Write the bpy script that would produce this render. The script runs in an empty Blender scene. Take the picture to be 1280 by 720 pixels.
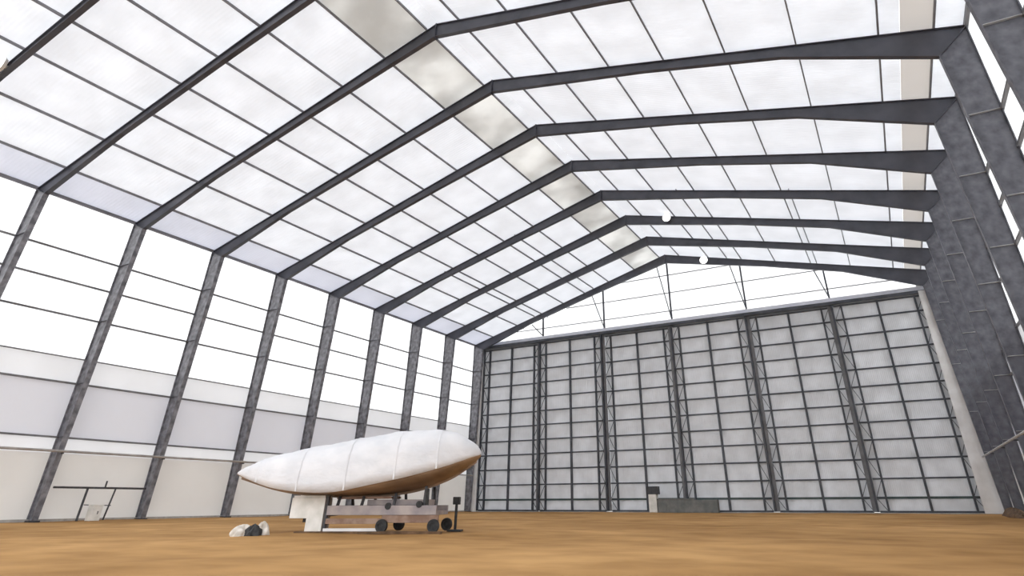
import bpy, bmesh, math, random
from mathutils import Vector, Matrix
random.seed(7)
SC = bpy.context.scene
COL = SC.collection

# ------------------------------------------------------------------ camera
CAM = Vector((22.896, -17.838, 1.077))
YAW, PITCH, ROLL, FPX, PX, PY = 0.4813, 0.4955, -0.0029, 743.2, 692.6, 226.2
cd = bpy.data.cameras.new('camera'); cam = bpy.data.objects.new('camera', cd); COL.objects.link(cam)
cd.sensor_fit = 'HORIZONTAL'; cd.sensor_width = 36.0; cd.lens = FPX/1280*36
cd.shift_x = (640-PX)/1280; cd.shift_y = (PY-360)/1280
cd.clip_start = 0.1; cd.clip_end = 2000
fw = Vector((-math.sin(YAW)*math.cos(PITCH), math.cos(YAW)*math.cos(PITCH), math.sin(PITCH)))
rt = Vector((math.cos(YAW), math.sin(YAW), 0)); up = rt.cross(fw)
r2 = rt*math.cos(ROLL)+up*math.sin(ROLL); u2 = -rt*math.sin(ROLL)+up*math.cos(ROLL)
m = Matrix((r2, u2, -fw)).transposed().to_4x4(); m.translation = CAM
cam.matrix_world = m
SC.camera = cam

# ------------------------------------------------------------------ overcast sky, exposure
W = bpy.data.worlds.new('overcast_sky'); SC.world = W; W.use_nodes = True
bg = W.node_tree.nodes['Background']
bg.inputs[0].default_value = (0.955, 0.975, 1.0, 1); bg.inputs[1].default_value = 2.25
SC.view_settings.view_transform = 'Standard'; SC.view_settings.look = 'None'
SC.view_settings.gamma = 1.0; SC.view_settings.use_curve_mapping = False
SC.view_settings.exposure = 0.12
SC.cycles.max_bounces = 14; SC.cycles.diffuse_bounces = 7

# ------------------------------------------------------------------ materials
def new_mat(name):
    M = bpy.data.materials.new(name); M.use_nodes = True
    return M, M.node_tree.nodes, M.node_tree.links
def noise_color(N, L, c1, c2, scale, detail=4, stretch=None, lo=.35, hi=.65, coord='Object'):
    tc = N.new('ShaderNodeTexCoord'); mp = N.new('ShaderNodeMapping')
    L.new(tc.outputs[coord], mp.inputs[0])
    if stretch: mp.inputs['Scale'].default_value = stretch
    nz = N.new('ShaderNodeTexNoise'); nz.inputs['Scale'].default_value = scale; nz.inputs['Detail'].default_value = detail
    L.new(mp.outputs[0], nz.inputs['Vector'])
    cr = N.new('ShaderNodeValToRGB'); cr.color_ramp.elements[0].position = lo; cr.color_ramp.elements[1].position = hi
    cr.color_ramp.elements[0].color = (*c1, 1); cr.color_ramp.elements[1].color = (*c2, 1)
    L.new(nz.outputs[0], cr.inputs[0])
    return cr, nz, mp
def solid(name, c1, c2=None, rough=.6, scale=3, metal=0., bump=0., stretch=None, lo=.35, hi=.65, bumpscale=None):
    M, N, L = new_mat(name); b = N['Principled BSDF']
    cr, nz, mp = noise_color(N, L, c1, c2 or c1, scale, stretch=stretch, lo=lo, hi=hi)
    L.new(cr.outputs[0], b.inputs['Base Color']); b.inputs['Roughness'].default_value = rough; b.inputs['Metallic'].default_value = metal
    if bump:
        src = nz
        if bumpscale:
            src = N.new('ShaderNodeTexNoise'); src.inputs['Scale'].default_value = bumpscale; src.inputs['Detail'].default_value = 6; L.new(mp.outputs[0], src.inputs['Vector'])
        bp = N.new('ShaderNodeBump'); bp.inputs['Strength'].default_value = bump; bp.inputs['Distance'].default_value = .1
        L.new(src.outputs[0], bp.inputs['Height']); L.new(bp.outputs[0], b.inputs['Normal'])
    return M
def sheet(name, refl, trans, fac, clear=0., c2=.93, scale=.35, rib=None):
    """translucent sheeting: part reflects, part scatters daylight through, part clear"""
    M, N, L = new_mat(name); out = N['Material Output']; N.remove(N['Principled BSDF'])
    cr, nz, mp = noise_color(N, L, tuple(c*c2 for c in trans), trans, scale, detail=5, coord='Object')
    d = N.new('ShaderNodeBsdfDiffuse'); d.inputs[0].default_value = (*refl, 1)
    t = N.new('ShaderNodeBsdfTranslucent'); L.new(cr.outputs[0], t.inputs[0])
    mx = N.new('ShaderNodeMixShader'); mx.inputs[0].default_value = fac
    L.new(d.outputs[0], mx.inputs[1]); L.new(t.outputs[0], mx.inputs[2]); last = mx
    if rib:
        wv = N.new('ShaderNodeTexWave'); wv.bands_direction = rib[0]; wv.inputs['Scale'].default_value = rib[1]
        tc = N.new('ShaderNodeTexCoord'); L.new(tc.outputs['Object'], wv.inputs['Vector'])
        bp = N.new('ShaderNodeBump'); bp.inputs['Strength'].default_value = .35; bp.inputs['Distance'].default_value = .04
        L.new(wv.outputs[1], bp.inputs['Height'])
        L.new(bp.outputs[0], d.inputs['Normal']); L.new(bp.outputs[0], t.inputs['Normal'])
    if clear:
        tr = N.new('ShaderNodeBsdfTransparent'); m2 = N.new('ShaderNodeMixShader'); m2.inputs[0].default_value = clear
        L.new(last.outputs[0], m2.inputs[1]); L.new(tr.outputs[0], m2.inputs[2]); last = m2
    L.new(last.outputs[0], out.inputs[0])
    return M
def glow(name, col, s):
    M, N, L = new_mat(name); out = N['Material Output']; N.remove(N['Principled BSDF'])
    e = N.new('ShaderNodeEmission'); e.inputs[0].default_value = (*col, 1); e.inputs[1].default_value = s
    L.new(e.outputs[0], out.inputs[0]); return M

MAT = dict(
    roof=sheet('roof_sheet', (.87, .88, .895), (.88, .888, .908), .62, c2=.92, scale=.5, rib=('Y', 1.2)),
    roof_eave=sheet('roof_eave_sheet', (.82, .83, .86), (.79, .80, .85), .58, rib=('Y', 1.2)),
    roof_blotchy=sheet('roof_ridge_sheet', (.85, .85, .84), (.90, .90, .885), .6, c2=.62, scale=.2),  # ridge strip, mottled with greyer blotches by noise
    roof_beige=sheet('roof_beige_sheet', (.80, .785, .765), (.74, .72, .70), .58, c2=.95, scale=.2),
    wall_clear=sheet('wall_translucent_sheet', (.9, .9, .9), (.95, .95, .95), .7, clear=.5),
    wall_mid=sheet('wall_hazy_sheet', (.88, .88, .89), (.87, .87, .88), .55, clear=.10),
    wall_low=sheet('wall_lower_sheet', (.86, .86, .88), (.80, .80, .83), .48, c2=.95, scale=.3, rib=('X', 1.5)),
    wall_base=sheet('wall_base_sheet', (.88, .865, .845), (.80, .785, .765), .46, c2=.93, scale=.4),
    steel=solid('dark_grey_steel', (.044, .046, .060), (.072, .074, .094), rough=.42, scale=.6),
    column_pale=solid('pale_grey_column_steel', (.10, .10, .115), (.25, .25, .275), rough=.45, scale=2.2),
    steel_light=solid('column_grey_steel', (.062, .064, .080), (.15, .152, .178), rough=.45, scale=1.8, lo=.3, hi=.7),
    purlin=solid('purlin_steel', (.16, .16, .175), (.22, .22, .24), rough=.5, scale=1),
    girt=solid('girt_steel', (.13, .13, .14), (.2, .2, .21), rough=.5, scale=1),
    door_steel=solid('door_frame_steel', (.035, .04, .05), (.07, .075, .09), rough=.5, scale=.8),
    door_green=solid('green_rail_steel', (.02, .045, .045), (.05, .075, .07), rough=.5, scale=.8),
    door_sheet=sheet('door_sheet', (.87, .875, .89), (.68, .69, .71), .43, c2=.72, scale=.8, rib=('X', 1.6)),
    header=solid('header_cladding', (.72, .72, .80), (.85, .85, .9), rough=.6, scale=.5),
    white_trim=solid('white_trim_paint', (.66, .65, .64), (.82, .82, .82), rough=.5, scale=.6),
    pipe=solid('pipe_paint', (.30, .28, .26), (.42, .40, .38), rough=.5, scale=1),
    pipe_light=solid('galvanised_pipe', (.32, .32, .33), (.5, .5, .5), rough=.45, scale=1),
    wrap=solid('white_shrink_wrap', (.66, .67, .70), (.76, .76, .78), rough=.5, scale=.9, bump=.5, stretch=(1, 1, 1.6), bumpscale=1.6),
    hull=solid('brown_hull_bottom', (.20, .13, .08), (.40, .28, .18), rough=.55, scale=.7, stretch=(.5, 1, 2)),
    black=solid('black_rubber', (.012, .012, .013), (.03, .03, .03), rough=.7, scale=8),
    dark=solid('dark_iron', (.03, .03, .035), (.06, .06, .065), rough=.6, scale=4),
    trailer=solid('dusty_trailer_paint', (.27, .24, .25), (.42, .36, .34), rough=.65, scale=1.6),
    rust=solid('dusty_brown_steel', (.22, .13, .09), (.36, .25, .19), rough=.75, scale=2.2),
    white=solid('chalky_white_paint', (.66, .65, .60), (.82, .80, .76), rough=.6, scale=2),
    grey=solid('grey_green_paint', (.13, .14, .135), (.2, .2, .19), rough=.7, scale=1.5),
    tarp=solid('crumpled_tarp', (.45, .40, .34), (.78, .74, .68), rough=.7, scale=3),
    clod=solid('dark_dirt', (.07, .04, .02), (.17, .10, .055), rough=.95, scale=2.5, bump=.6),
    lamp=glow('lamp_glow', (1, .99, .97), 3.0),
    concrete=solid('concrete', (.35, .33, .31), (.45, .43, .40), rough=.85, scale=3),
)
def floor_mat():
    M, N, L = new_mat('tan_dirt'); b = N['Principled BSDF']; b.inputs['Roughness'].default_value = .95
    b.inputs['Specular IOR Level'].default_value = .1
    cr, nz, mp = noise_color(N, L, (.31, .168, .060), (.50, .292, .118), .09, detail=8, stretch=(1, 1, 1), lo=.33, hi=.66)
    cr2, nz2, mp2 = noise_color(N, L, (.74, .70, .66), (1.08, 1.08, 1.09), .6, detail=9, stretch=(.8, 1.0, 1), lo=.34, hi=.62)
    mx = N.new('ShaderNodeMix'); mx.data_type = 'RGBA'; mx.blend_type = 'MULTIPLY'; mx.inputs[0].default_value = .75
    L.new(cr.outputs[0], mx.inputs[6]); L.new(cr2.outputs[0], mx.inputs[7]); L.new(mx.outputs[2], b.inputs['Base Color'])
    bp = N.new('ShaderNodeBump'); bp.inputs['Strength'].default_value = .5; bp.inputs['Distance'].default_value = .06
    L.new(nz2.outputs[0], bp.inputs['Height']); L.new(bp.outputs[0], b.inputs['Normal'])
    return M
MAT['floor'] = floor_mat()
MAT['outside'] = solid('outside_gravel', (.42, .40, .36), (.55, .53, .50), rough=.95, scale=.2)

# ------------------------------------------------------------------ helpers
class MB:
    def __init__(s): s.v = []; s.f = []
    def add(s, vs, fs):
        o = len(s.v); s.v += [tuple(v) for v in vs]; s.f += [tuple(i+o for i in f) for f in fs]; return s
    def box(s, a, b):
        x0, y0, z0 = a; x1, y1, z1 = b
        return s.add([(x0,y0,z0),(x1,y0,z0),(x1,y1,z0),(x0,y1,z0),(x0,y0,z1),(x1,y0,z1),(x1,y1,z1),(x0,y1,z1)],
                     [(3,2,1,0),(4,5,6,7),(0,1,5,4),(1,2,6,5),(2,3,7,6),(3,0,4,7)])
    def bar(s, p, q, w, h, upv=(0,0,1)):
        p, q = Vector(p), Vector(q); d = (q-p).normalized(); U = Vector(upv)
        r = d.cross(U)
        if r.length < 1e-4: r = d.cross(Vector((0,1,0)))
        r.normalize(); u = r.cross(d).normalized(); r *= w/2; u *= h/2
        return s.add([p-r-u, p+r-u, p+r+u, p-r+u, q-r-u, q+r-u, q+r+u, q-r+u],
                     [(3,2,1,0),(4,5,6,7),(0,1,5,4),(1,2,6,5),(2,3,7,6),(3,0,4,7)])
    def tube(s, p, q, r, n=8, r2=None):
        p, q = Vector(p), Vector(q); d = (q-p).normalized(); a = d.orthogonal().normalized(); b = d.cross(a); r2 = r if r2 is None else r2
        vs = []
        for c, rr in ((p, r), (q, r2)):
            for i in range(n):
                t = 2*math.pi*i/n; vs.append(c+(a*math.cos(t)+b*math.sin(t))*rr)
        fs = [(i, (i+1) % n, n+(i+1) % n, n+i) for i in range(n)]+[tuple(range(n-1, -1, -1)), tuple(range(n, 2*n))]
        return s.add(vs, fs)
    def prism_y(s, pts, y0, y1):          # polygon in XZ thickened along Y
        n = len(pts); vs = [(x, y0, z) for x, z in pts]+[(x, y1, z) for x, z in pts]
        return s.add(vs, [tuple(range(n)), tuple(range(2*n-1, n-1, -1))]+[((i+1) % n, i, n+i, n+(i+1) % n) for i in range(n)])
    def build(s, name, mat, parent=None, loc=None, smooth=False, bevel=0, **props):
        me = bpy.data.meshes.new(name); me.from_pydata(s.v, [], s.f); me.update()
        bm = bmesh.new(); bm.from_mesh(me); bmesh.ops.recalc_face_normals(bm, faces=bm.faces); bm.to_mesh(me); bm.free()
        me.materials.append(MAT[mat] if isinstance(mat, str) else mat)
        if smooth:
            for p in me.polygons: p.use_smooth = True
        o = bpy.data.objects.new(name, me); COL.objects.link(o)
        if bevel:
            bv = o.modifiers.new('bevel', 'BEVEL'); bv.width = bevel; bv.segments = 2
        if parent: o.parent = parent
        if loc: o.location = loc
        for k, v in props.items(): o[k] = v
        return o
def empty(name, loc=(0,0,0), rz=0, **props):
    o = bpy.data.objects.new(name, None); COL.objects.link(o); o.location = loc; o.rotation_euler.z = rz
    for k, v in props.items(): o[k] = v
    return o
def copy_tree(o, parent=None):
    c = o.copy(); COL.objects.link(c); c.parent = parent
    for ch in [x for x in COL.objects if x.parent == o]: copy_tree(ch, c)
    return c

# ------------------------------------------------------------------ dimensions (metres; X across, Y into the hangar)
BAY = 7.5
XL, XR = -32.0, 31.75
YB, YF = 62.3, -22.5
EL, RZ, ER = 22.75, 32.1, 24.38
SL, SR = (RZ-EL)/(-XL), (RZ-ER)/XR
def roof_z(x): return RZ+SL*x if x < 0 else RZ-SR*x
PURL = [-28.7, -24.4, -20.1, -16.4, -12.8, -8.9, -4.8, -0.9, 1.95, 6.0, 10.35, 14.5, 18.7, 23.05, 27.5, 30.2]
GIRT = [18.75, 16.5, 14.0, 11.0, 9.2, 5.42]
LIFT = .16          # purlins lie on the rafters, the roof sheets on the purlins
BAYS = [(k*BAY, min((k+1)*BAY, YB)) for k in range(-3, 9) if k*BAY < YB-1]
BAYS[-1] = (52.5, YB) if BAYS[-1][0] > 59 and False else BAYS[-1]

# ------------------------------------------------------------------ ground and floor
MB().box((-400, -400, -.5), (400, 400, -.25)).build('ground', 'outside', kind='structure', label='pale gravel ground outside the hangar walls', category='ground')
def make_floor():
    b = MB(); nx, ny = 80, 106; x0, x1, y0, y1 = -32.1, 31.9, -22.5, 62.4
    def h(x, y): return .018*math.sin(x*.9+1.3*math.sin(y*.31))+.016*math.sin(y*.7+x*.23)+.008*math.sin(x*2.9-y*1.7)-.03
    vs = []
    for j in range(ny+1):
        for i in range(nx+1):
            x = x0+(x1-x0)*i/nx; y = y0+(y1-y0)*j/ny; vs.append((x, y, h(x, y)))
    fs = [(j*(nx+1)+i, j*(nx+1)+i+1, (j+1)*(nx+1)+i+1, (j+1)*(nx+1)+i) for j in range(ny) for i in range(nx)]
    b.add(vs, fs); return b.build('floor', 'floor', smooth=True, kind='structure', label='bare tan dirt floor of the hangar', category='floor')
make_floor()

# ------------------------------------------------------------------ roof: sheets one by one between the purlins
ceil = empty('ceiling', kind='structure', label='white translucent sheet roof on dark purlins', category='ceiling')
edges = [XL-.15]+PURL[:8]+[0.0]+PURL[8:]+[XR+.15]
for i in range(len(edges)-1):
    xa, xb = edges[i], edges[i+1]
    mt = 'roof'
    if i == 0: mt = 'roof_eave'
    if i == 7: mt = 'roof_blotchy'
    if xa == 27.5: mt = 'roof'
    if i == len(edges)-3: mt = 'roof_split'
    for (ya, yb) in BAYS:
        def cell(x0, x1, mat):
            xs = [x0+.01, x1-.01]; y0, y1 = ya+.01, yb-.01
            zz = [roof_z(x)+LIFT+(random.uniform(0, .015)) for x in xs]
            b = MB().prism_y([(xs[0], zz[0]), (xs[1], zz[1]), (xs[1], zz[1]+.03), (xs[0], zz[0]+.03)], y0, y1)
            b.build('roof_sheet', mat, ceil)
        if mt == 'roof_split': cell(xa, 28.6, 'roof'); cell(28.6, xb, 'roof_beige')
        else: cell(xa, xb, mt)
for x in PURL:
    z = roof_z(x)+LIFT/2
    MB().box((x-.045, YF, z-.1), (x+.045, YB, z+.08)).build('purlin', 'purlin', ceil)
for x in (-21.2, -11.3, 8.5, 19.4):
    z = roof_z(x)+LIFT/2
    MB().box((x-.04, 5*BAY, z-.09), (x+.04, 8*BAY, z+.09)).build('short_purlin', 'purlin', ceil)
for x, z in ((XL+.12, EL+.02), (XR-.1, ER+.02)):
    MB().box((x-.1, YF, z-.12), (x+.1, YB, z+.12)).build('eave_strut', 'purlin', ceil)

# ------------------------------------------------------------------ side walls
def side_wall(name, X, sgn, eave, label):
    w = empty(name, kind='structure', label=label, category='wall')
    zs = [eave+.15]+GIRT+[4.35, 0.0]
    mats = ['wall_clear']*4+['wall_mid', 'wall_low', 'wall_mid', 'wall_base']
    if sgn > 0: mats[6] = 'wall_low'
    for (ya, yb) in BAYS:
        for k in range(len(zs)-1):
            zt, zb = zs[k], zs[k+1]
            j = random.uniform(0, .012)
            xa = X-sgn*j; xb = X+sgn*.03
            MB().box((min(xa, xb), ya+.01, zb if zb else -.3), (max(xa, xb), yb-.01, zt)).build('wall_sheet', mats[k], w)
    for z in GIRT:
        t = .035 if z == 11.0 else .06
        xa, xb = X-sgn*.02, X-sgn*.2
        MB().box((min(xa, xb), YF, z-t), (max(xa, xb), YB-.2, z+t)).build('girt', 'girt', w)
    xa, xb = X-sgn*.02, X-sgn*.28
    MB().box((min(xa, xb), YF, -.1), (max(xa, xb), YB-.2, .12)).build('sill', 'concrete', w)
    return w
side_wall('wall_left', XL, -1, EL, 'tall side wall of bright translucent sheets over grey lower sheets, behind the boat')
side_wall('wall_right', XR, 1, ER, 'side wall of pale sheets behind the crowded dark columns')

# ------------------------------------------------------------------ portal frames
def I_member(outer, inner, fw_=.38, tw=.05, tf=.05):
    """outer / inner: two XZ points each (start, end)"""
    b = MB()
    b.prism_y([outer[0], outer[1], inner[1], inner[0]], -tw/2, tw/2)
    for (p, q), s in ((outer, -1), (inner, 1)):
        d = Vector((q[0]-p[0], 0, q[1]-p[1])).normalized()
        b.bar((p[0], 0, p[1]), (q[0], 0, q[1]), fw_ if s > 0 else .3, tf, upv=(d.z, 0, -d.x))
    return b
frame = empty('portal_frame')
kn = {-1: dict(o0=(XL+.12, 0), o1=(XL+.12, EL-.1), i0=(-31.1, 0), i1=(-30.2, 21.9)),
      1: dict(o0=(XR-.12, 0), o1=(XR-.12, ER-.12), i0=(30.95, 0), i1=(29.95, 22.8))}
mids = {-1: (-11.0, .84), 1: (13.0, .74)}
for s in (-1, 1):
    k = kn[s]
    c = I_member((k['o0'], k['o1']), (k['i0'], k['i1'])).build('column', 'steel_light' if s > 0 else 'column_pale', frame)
    xi, xo = sorted((k['i0'][0], k['o0'][0]))
    MB().box((xi-.12, -.3, -.06), (xo+.12, .3, .05)).build('base_plate', 'dark', c)
    for z in (5.42, 9.2, 14.0, 18.75):
        t = z/21.75; xin = k['i0'][0]+(k['i1'][0]-k['i0'][0])*t
        a, b2 = sorted((xin, k['o0'][0]))
        MB().box((a+.03, -.17, z-.015), (b2-.03, -.026, z+.015)).build('stiffener', 'pipe_light' if s > 0 else 'steel', c)  # right-hand plates coloured paler, so their edges look lit
    # rafter: deep at the knee, slimmer at mid span, full depth at the ridge
    xo, zo = k['o1']; xi_, zi = k['i1']
    mx, md = mids[s]
    top = lambda x: roof_z(x)-.08
    b = MB()
    P = [(xi_, zi), (s*22.0, top(s*22.0)-(.80 if s > 0 else .72)), (mx, top(mx)-md), (0, RZ-1.25)]
    T = [(xo, top(xo)), (s*22.0, top(s*22.0)), (mx, top(mx)), (0, RZ-.08)]
    for a in range(3):
        seg = I_member((T[a], T[a+1]), (P[a], P[a+1]), fw_=.34)
        b.add(seg.v, seg.f)
    r = b.build('rafter', 'steel', frame)
    e = MB(); e.bar((xi_, 0, zi), (xo, 0, top(xo)-.05), .34, .05, upv=(1, 0, 0)); e.build('end_plate', 'steel', r)
    MB().box((s*.01 if s > 0 else -.04, -.17, RZ-1.4), (.04 if s > 0 else -.01, .17, RZ-.03)).build('end_plate', 'steel', r)
words = {-2: 'dark steel portal frame above and behind the camera end of the roof',
         -1: 'dark steel portal frame in the top corner, its rafter carrying a lamp over the wall',
         0: 'dark steel portal frame nearest the viewer whose foot stands outside the picture',
         1: 'dark steel portal frame behind the pipe rail, nearest frame with its whole column shown',
         2: 'dark steel portal frame just past the pipe rail, second with its column foot shown',
         3: 'dark steel portal frame whose foot stands just clear of the pointed bow of the boat',
         4: 'dark steel portal frame whose column comes down behind the bow of the boat',
         5: 'dark steel portal frame whose column comes down behind the middle of the boat',
         6: 'dark steel portal frame with one round lamp high on its rafter',
         7: 'dark steel portal frame second from the back doors',
         8: 'dark steel portal frame right in front of the back doors'}
frames = {}
for k in range(-1, 9):
    f = frame if k == -1 else copy_tree(frame)
    f.location.y = k*BAY; f['label'] = words[k]; f['category'] = 'frame'; f['group'] = 'steel portal frames of the hangar'
    frames[k] = f

# ------------------------------------------------------------------ back wall: gable sheets, posts, girts, header
wb = empty('wall_back', kind='structure', label='back wall with white gable sheets above the big sliding doors', category='wall')
ZH = 23.3
ZONE = [-30.9+10.15*i for i in range(7)]
GZ = [ZH, 24.6, 27.2, 29.8, 33]
def clip_roof(x0, x1, z0, z1):
    xs = sorted({x0, x1} | ({0.0} if x0 < 0 < x1 else set()))
    poly = [(x0, z0), (x1, z0)]
    for x in reversed(xs):
        poly.append((x, min(z1, roof_z(x)+LIFT-.02)))
    return poly
def gable(y, z0s):
    xs = [XL]+[z for z in ZONE[1:-1]]+[XR]
    for i in range(len(xs)-1):
        for a, b2 in zip(z0s[:-1], z0s[1:]):
            p = []
            # cell clipped under the roof line by fine sampling
            n = 8; bot = []; top = []
            for q in range(n+1):
                x = xs[i]+.01+(xs[i+1]-xs[i]-.02)*q/n
                zt = min(b2-.01, roof_z(x)+LIFT-.02)
                if zt > a+.03: bot.append((x, a+.01)); top.append((x, zt))
            if len(bot) > 1:
                MB().prism_y(bot+top[::-1], y, y+.04).build('gable_sheet', 'wall_clear', wb)
gable(YB, GZ)
for z in GZ[1:4]:
    w0 = max(XL, -(RZ-z)/SL); w1 = min(XR, (RZ-z)/SR)
    MB().box((w0, YB-.16, z-.045), (w1, YB-.01, z+.045)).build('girt', 'girt', wb)
for x in ZONE[1:-1]:
    p = MB().box((x-.1, YB-.42, 22.6), (x+.1, YB-.17, roof_z(x)+.1)).build('gable_post', 'steel', wb)
    MB().bar((x, YB-.45, ZH+.1), (x-1.0, 60.2, roof_z(x-1.0)-.9), .1, .1).build('brace', 'steel', wb)
MB().box((XL, 61.75, 22.55), (XR, YB, ZH)).build('header_beam', 'header', wb)
MB().box((XL, 60.45, 22.15), (XR, 61.74, 22.5)).build('door_track', 'door_steel', wb)
# jamb sheets beside the door opening
MB().box((29.35, YB-.3, -.02), (XR, YB, 22.5)).build('jamb_sheet', 'white_trim', wb)
MB().box((XL, YB-.3, -.02), (-31.0, YB, 22.5)).build('jamb_sheet', 'white_trim', wb)
MB().box((29.3, 60.32, -.02), (31.2, 60.5, 22.4)).build('jamb_post', 'white_trim', wb)
MB().box((-31.75, 60.32, -.02), (-30.4, 60.5, 22.4)).build('jamb_post', 'white_trim', wb)
MB().box((29.4, 61.95, 22.5), (30.3, YB+.02, 23.9)).build('jamb_cap', 'white_trim', wb)
MB().box((-31.2, 60.5, -.1), (29.5, YB, .03)).build('door_sill', 'concrete', wb)

# ------------------------------------------------------------------ six sliding door leaves
ROWS = [0.1, 1.4, 3.2, 5.1, 7.0, 8.8, 10.7, 12.55, 14.45, 16.45, 18.35, 20.3, 22.0]
Wl = 10.15
def make_leaf(n):
    root = empty('door_1')
    U = [(0.0, .17), (1.15, .1), (5.075, .12), (9.0, .1), (10.15, .17)]      # upright centres, half widths
    for k, (u, hw) in enumerate(U):
        a, b2 = max(0, u-hw), min(Wl, u+hw)
        if k == 0: b2 = .2
        if k == 4: a = Wl-.2
        MB().box((a, 0 if k in (0, 4) else .12, .08), (b2, .42, 22.1)).build('stile' if k in (0, 1, 3, 4) else 'mullion', 'door_steel', root)
    for z in ROWS:
        hh = .13 if z > 1.5 else .16
        g = abs(z-1.4) < .01
        MB().box((.3, .2, z-hh+.05), (Wl-.3, .4, z+hh-.05)).build('rail', 'door_green' if g else 'door_steel', root, **({'label': 'dark green bottom rail'} if g else {}))
    us = [.2, 1.15, 5.075, 9.0, Wl-.2]
    for i in range(4):
        for j in range(12):
            a, b2 = us[i]+.02, us[i+1]-.02
            MB().box((a, .4+random.uniform(0, .02), ROWS[j]+.02), (b2, .46, ROWS[j+1]-.02)).build('door_sheet', 'door_sheet', root)
    # end lattice: rods zigzagging in the narrow end strips
    for (a, b2) in ((.25, 1.15), (9.0, Wl-.25)):
        lt = MB()
        for j in range(12):
            z0, z1 = ROWS[j], ROWS[j+1]; p, q = (a, b2) if j % 2 else (b2, a)
            lt.bar((p, .12, z0), (q, .12, z1), .06, .06)
            lt.bar((a, .12, z1), (b2, .12, z1), .09, .09)
        lt.build('lattice', 'door_steel', root)
    MB().box((-.4, .43, .08), (.1, .48, 22.1)).build('seal_strip', 'girt', root)
    MB().box((Wl-.1, .43, .08), (Wl+.4, .48, 22.1)).build('seal_strip', 'girt', root)
    return root
leaf = make_leaf(0)
dl = ['big sliding door leaf in the corner behind the stern of the boat',
      'second big sliding door leaf counted from the corner by the boat',
      'big sliding door leaf just short of the middle of the back wall, third from the boat corner',
      'big sliding door leaf with the low grey box at its foot',
      'second big sliding door leaf counted from the crowded dark columns',
      'big sliding door leaf at the end beside the crowded dark columns']
for i in range(6):
    o = leaf if i == 0 else copy_tree(leaf)
    o.name = 'door_%d' % (i+1); o['kind'] = 'structure'; o['category'] = 'door'; o['label'] = dl[i]
    o.location = (ZONE[0]+Wl*i-.05, 61.2 if i % 2 == 0 else 60.65, 0)

# ------------------------------------------------------------------ long pipes along the walls
def pipe_run(name, X, z, y0, y1, r, mat, label, sgn):
    o = empty(name, (X, y0, z), label=label, category='pipe')
    MB().tube((0, 0, 0), (0, y1-y0, 0), r, 10).build('tube', mat, o)
    for k in range(-3, 9):
        y = k*BAY
        if y0 < y < y1:
            MB().box((min(0, sgn*.3), y-y0-.04, -r-.08), (max(0, sgn*.3), y-y0+.04, -r+.01)).build('bracket', 'dark', o)
pipe_run('wall_pipe', -30.45, 4.42, YF+.3, 59.5, .085, 'pipe', 'long grey brown pipe running across the columns of the bright side wall', -1)
pipe_run('wall_pipe', 30.45, 4.95, YF+.3, 59.5, .08, 'pipe_light', 'long pale pipe running across the crowded dark columns', 1)

# ------------------------------------------------------------------ pipe rail with white box by the left wall
rr = empty('pipe_rail', (-31.0, 8.2, 0), label='dark pipe rail standing between two columns of the bright side wall', category='rail')
MB().tube((0, -.3, 2.12), (0, 6.3, 2.12), .07, 10).build('top_rail', 'dark', rr)
for y, rad in ((2.0, .08), (4.0, .06)):
    MB().tube((.35 if y == 2.0 else 0, y-.25, -.03), (0, y, 2.1), rad, 10).build('post', 'dark', rr)
MB().tube((0, 3.2, 2.1), (0, 3.2, 2.6), .06, 8).build('vent_stub', 'dark', rr)
MB().tube((0, 2.1, 1.0), (0, 4.0, .95), .03, 8).build('mid_rail', 'dark', rr)
wbx = empty('utility_box', (-30.2, 10.75, 0), label='small white box standing on the dirt at the foot of the pipe rail', category='box')
MB().box((-.3, -.35, -.03), (.3, .35, .95)).build('body', 'white', wbx, bevel=.02)
MB().box((-.33, -.38, .95), (.33, .38, 1.02)).build('lid', 'white', wbx, bevel=.01)
MB().box((.3, .05, .4), (.33, .1, .6)).build('latch', 'dark', wbx)

# ------------------------------------------------------------------ boat under shrink wrap
ANG = math.atan2(2.06, 4.68)
boat = empty('boat', (-.17, 3.89, 0), ANG, label='boat wrapped in white sheeting with a brown bottom, raised on a trailer', category='boat')
ST = [  # s, top, bottom, hem, half width
    (-4.1, 2.32, 2.22, 2.27, .03), (-3.85, 2.46, 2.12, 2.2, .22), (-3.5, 2.62, 2.02, 2.1, .45), (-3.0, 2.78, 1.88, 1.98, .8), (-2.3, 2.98, 1.70, 1.80, 1.12),
    (-1.5, 3.16, 1.55, 1.64, 1.4), (-.5, 3.33, 1.44, 1.52, 1.58), (.5, 3.50, 1.38, 1.48, 1.68), (1.4, 3.64, 1.36, 1.52, 1.74),
    (2.3, 3.79, 1.37, 1.68, 1.76), (3.2, 3.92, 1.43, 1.85, 1.74), (4.2, 4.00, 1.57, 2.05, 1.66), (5.0, 4.02, 1.78, 2.25, 1.5),
    (5.8, 3.92, 2.08, 2.48, 1.25), (6.3, 3.74, 2.36, 2.66, 1.0), (6.8, 3.42, 2.68, 2.86, .6), (7.05, 3.12, 2.9, 2.97, .2)]
def loft(rings, closed):
    b = MB(); n = len(rings[0]); vs = [v for r in rings for v in r]; fs = []
    for i in range(len(rings)-1):
        for j in range(n if closed else n-1):
            fs.append((i*n+j, i*n+(j+1) % n, (i+1)*n+(j+1) % n, (i+1)*n+j))
    if closed: fs += [tuple(range(n-1, -1, -1)), tuple((len(rings)-1)*n+j for j in range(n))]
    b.add(vs, fs); return b
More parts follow.
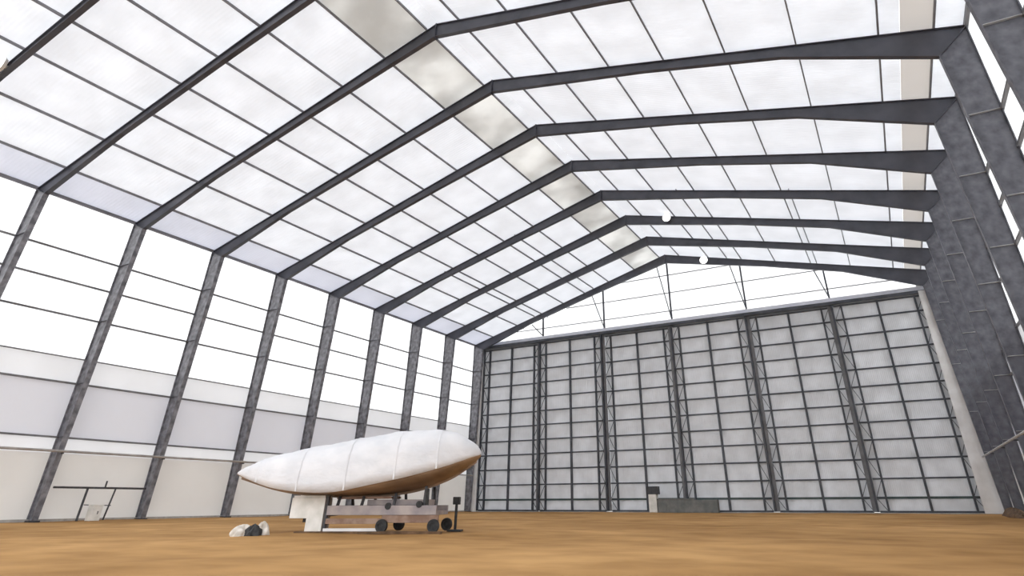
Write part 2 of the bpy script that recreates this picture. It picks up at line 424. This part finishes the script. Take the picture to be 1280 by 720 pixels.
def smooth_st(st, sub=4):
    out = []
    for i in range(len(st)-1):
        p0 = st[max(i-1, 0)]; p1 = st[i]; p2 = st[i+1]; p3 = st[min(i+2, len(st)-1)]
        for k in range(sub):
            t = k/sub
            out.append(tuple(.5*((2*b)+(-a+c)*t+(2*a-5*b+4*c-d)*t*t+(-a+3*b-3*c+d)*t**3) for a, b, c, d in zip(p0, p1, p2, p3)))
    out.append(st[-1]); return out
SS = smooth_st(ST)
cov, hul = [], []
for s, zt, zb, hm, w in SS:
    h = zt-hm
    half = [(1.015*w, hm-.02), (1.01*w, hm+.18*h), (.985*w, hm+.42*h), (.93*w, hm+.64*h), (.80*w, hm+.82*h), (.58*w, hm+.93*h), (.3*w, hm+.985*h)]
    ring = [(s, -y, z) for y, z in half]+[(s, 0, zt)]+[(s, y, z) for y, z in half[::-1]]
    sag = .02*math.sin(s*3.2)+.012*math.sin(s*7.1)
    cov.append([(x, y*(1+.012*math.sin(s*5+z*2)), z-(sag if abs(y) < .9*w else 0)) for x, y, z in ring])
    g = hm-zb
    hf = [(.99*w, hm+.03), (.93*w, hm-.25*g), (.78*w, hm-.58*g), (.5*w, hm-.84*g), (.22*w, hm-.96*g)]
    hul.append([(s, -y, z) for y, z in hf]+[(s, 0, zb)]+[(s, y, z) for y, z in hf[::-1]])
cv = loft(cov, True).build('wrap_cover', 'wrap', boat, smooth=True)
loft(hul, True).build('hull', 'hull', boat, smooth=True)
MB().add([v for s, zt, zb, hm, w in SS[4:-3] for v in ((s, -.05, zb-.09), (s, .05, zb-.09), (s, .05, zb+.04), (s, -.05, zb+.04))],
         [(i*4+j, i*4+(j+1) % 4, (i+1)*4+(j+1) % 4, (i+1)*4+j) for i in range(len(SS[4:-3])-1) for j in range(4)]+[(0, 1, 2, 3), tuple((len(SS[4:-3])-1)*4+j for j in (3, 2, 1, 0))]).build('keel', 'hull', boat)
for s0 in (-2.6, -.6, 1.6, 3.8, 5.4):     # straps over the wrap
    i = min(range(len(SS)), key=lambda q: abs(SS[q][0]-s0)); a = cov[i]
    ring1 = [(x-.03, y*1.012, z+.012) for x, y, z in a]; ring2 = [(x+.03, y*1.012, z+.012) for x, y, z in a]
    st = loft([ring1, ring2], False).build('strap', 'wrap', boat); st.modifiers.new('thick', 'SOLIDIFY').thickness = .008

# ------------------------------------------------------------------ trailer under the boat
tr = empty('boat_trailer', (-.17, 3.89, 0), ANG, label='low dusty trailer with black wheels carrying the wrapped boat', category='trailer')
for y in (-1.05, 1.05):
    MB().box((.8, y-.08, .62), (5.5, y+.08, .98)).build('side_beam', 'trailer', tr, bevel=.02)
MB().box((.8, -1.1, .30), (3.2, -.95, .50)).build('lower_beam', 'rust', tr, bevel=.01)
MB().box((3.2, -1.1, .34), (5.6, -.95, .62)).build('lower_beam', 'rust', tr, bevel=.01)
MB().box((.75, -1.12, .0), (3.1, -.9, .14)).build('skid', 'white_trim', tr)
for x in (.9, 2.0, 3.1, 4.2, 5.4):
    MB().box((x-.07, -1.0, .62), (x+.07, 1.0, .78)).build('cross_beam', 'trailer', tr)
for x in (1.15, 2.2, 3.6, 4.9):
    for s in (-1, 1):
        b = MB(); b.bar((x, s*.95, .9), (x, s*.72, 1.31 if x < 3 else (1.42 if x < 4.5 else 1.7)), .1, .1); b.build('bunk_post', 'dark', tr)
for s in (-1, 1):
    MB().bar((1.0, s*.62, 1.26), (3.4, s*.62, 1.28), .16, .08).build('bunk', 'rust', tr)
def wheel(x, y, r, w):
    b = MB(); n = 20
    prof = [(r*.55, -w*.5), (r*.92, -w*.5), (r, -w*.32), (r, w*.32), (r*.92, w*.5), (r*.55, w*.5)]
    vs = [(rr_*math.cos(2*math.pi*i/n), yy, rr_*math.sin(2*math.pi*i/n)) for i in range(n) for rr_, yy in prof]; k = len(prof)
    fs = [(i*k+j, i*k+(j+1) % k, ((i+1) % n)*k+(j+1) % k, ((i+1) % n)*k+j) for i in range(n) for j in range(k)]
    o = b.add(vs, fs).build('wheel', 'black', tr, loc=(x, y, r-.02))
    h = MB().tube((0, -w*.3, 0), (0, w*.3, 0), r*.56, 16); h.tube((0, -w*.42, 0), (0, w*.42, 0), r*.2, 10); h.build('hub', 'black', o)
for x in (3.27, 5.45):
    for s in (-1, 1): wheel(x, s*1.22, .25, .2)
for x, z in ((3.42, .95), (4.75, 1.02)):
    MB().tube((x, -1.16, z), (x, -1.02, z), .13, 14).build('reel', 'black', tr)
MB().bar((5.05, -1.0, .9), (5.05, -1.05, 1.6), .12, .12).build('jack_post', 'black', tr)
MB().bar((.9, 0, .66), (-.5, 0, .5), .12, .12).build('drawbar', 'trailer', tr)
MB().box((-.62, -.12, .34), (-.42, .12, .6)).build('hitch', 'dark', tr)
MB().tube((-.45, .2, -.02), (-.45, .2, .9), .05, 10).build('jack', 'dark', tr)
MB().box((2.3, -.55, .98), (5.0, .55, 1.2)).build('deck_box', 'trailer', tr, bevel=.02)
MB().tube((.75, -1.0, -.02), (.75, -1.0, 1.34), .08, 10).build('corner_post', 'dark', tr)

MB().box((-.2, -1.75, -.04), (5.9, -1.5, .05)).build('shadow_strip', 'clod', tr)  # dark flat strip painted in as the shadow line below the trailer
stn = empty('support_block', (-.17, 3.89, 0), ANG, label='white stepped support block under the bow end of the boat', category='block')
MB().box((-.1, -1.0, -.03), (.62, -.2, .52)).build('foot', 'white', stn, bevel=.02)
MB().box((-.85, -1.0, .5), (.62, -.2, 1.28)).build('head', 'white', stn, bevel=.02)
MB().box((-.8, -.95, 1.28), (.58, -.25, 1.36)).build('pad', 'white', stn)

# a black trestle just beyond the stern
tz = empty('black_trestle', (5.06, 6.85, 0), ANG, label='small black post on a foot standing just past the trailer wheels', category='stand')
MB().tube((0, 0, 0), (0, 0, 1.2), .06, 10).build('post', 'black', tz)
MB().box((-.3, -.3, -.03), (.3, .3, .04)).build('foot', 'black', tz)
MB().box((-.16, -.1, 1.0), (.16, .1, 1.3)).build('head', 'black', tz, bevel=.02)

# ------------------------------------------------------------------ crumpled tarp lump on the dirt in front of the bow
def lump(name, mat, cx, cy, sx, sy, h, seed, parent=None, amp=.35, **pr):
    rnd = random.Random(seed); n, mrings = 22, 9; ph = [rnd.uniform(0, 6.28) for _ in range(8)]
    vs = []; 
    for i in range(mrings):
        t = i/(mrings-1); r = math.cos(t*math.pi/2) if i < mrings-1 else .02
        for j in range(n):
            a = 2*math.pi*j/n
            k = 1+amp*(.5*math.sin(3*a+ph[0]+2*t)+.35*math.sin(5*a+ph[1]-3*t)+.25*math.sin(8*a+ph[2]+5*t))
            zz = h*math.sin(t*math.pi/2)*(1+amp*.6*math.sin(2*a+ph[3]+4*t))
            vs.append((cx+sx*r*k*math.cos(a), cy+sy*r*k*math.sin(a), -.04+max(0, zz)))
    fs = [(i*n+j, i*n+(j+1) % n, (i+1)*n+(j+1) % n, (i+1)*n+j) for i in range(mrings-1) for j in range(n)]+[tuple((mrings-1)*n+j for j in range(n)), tuple(range(n-1, -1, -1))]
    return MB().add(vs, fs).build(name, mat, parent, **pr)
tl = empty('tarp_bundle', (.32, .15, 0), ANG, label='small crumpled pale tarp with a dark lump lying on the dirt before the bow', category='tarp')
lump('tarp', 'tarp', -.25, 0, .42, .4, .34, 3, tl)
lump('dark_lump', 'black', .22, -.12, .3, .3, .36, 5, tl)
lump('tarp_fold', 'tarp', .38, .22, .25, .22, .42, 8, tl)

lump('dirt_pile', 'clod', 29.95, 45.5, .55, 5.0, .6, 12, label='low dark brown dirt pile at the foot of the crowded dark columns', category='dirt', amp=.25)

# ------------------------------------------------------------------ low grey box and white post at the foot of the doors
gb = empty('floor_box', (-.4, 59.9, 0), label='low long grey box lying against the foot of the back doors', category='box')
MB().box((-3.2, -.45, -.03), (3.9, .45, 1.3)).build('body', 'grey', gb, bevel=.04)
MB().box((-3.3, -.5, 1.3), (1.2, .5, 1.42)).build('lid', 'grey', gb, bevel=.02)
for x in (-2.2, 0, 2.4): MB().box((x-.05, -.49, 0), (x+.05, -.44, 1.28)).build('rib', 'grey', gb)
wp = empty('white_post_box', (-4.25, 59.8, 0), label='small white cabinet with a dark top at the foot of the back doors', category='cabinet')
MB().box((-.5, -.35, -.03), (.5, .35, 1.9)).build('body', 'white', wp, bevel=.03)
MB().box((-.7, -.4, 1.9), (.75, .4, 2.75)).build('hood', 'dark', wp, bevel=.03)

# ------------------------------------------------------------------ round lamps on the rafters
def lamp(x, k, z, r, label):
    o = empty('rafter_lamp', (x, k*BAY-.18, z), label=label, category='lamp', group='round lamps on the rafters')
    MB().tube((0, .14, 0), (0, -.1, 0), .12, 12).build('bracket', 'white', o)
    MB().tube((0, -.1, 0), (0, -.3, 0), r*.8, 24, r).build('housing', 'white', o)
    MB().tube((0, -.3, 0), (0, -.36, 0), r*.96, 24, r*.8).build('lens', 'lamp', o)
lamp(5.2, 6, 30.45, .5, 'glowing round lamp by the ridge on the nearer of the two lamp rafters')
lamp(5.5, 8, 30.15, .55, 'glowing round lamp on the rafter next to the back doors')
lamp(-21.35, -1, 25.3, .55, 'glowing round lamp on the rafter in the top corner over the side wall')
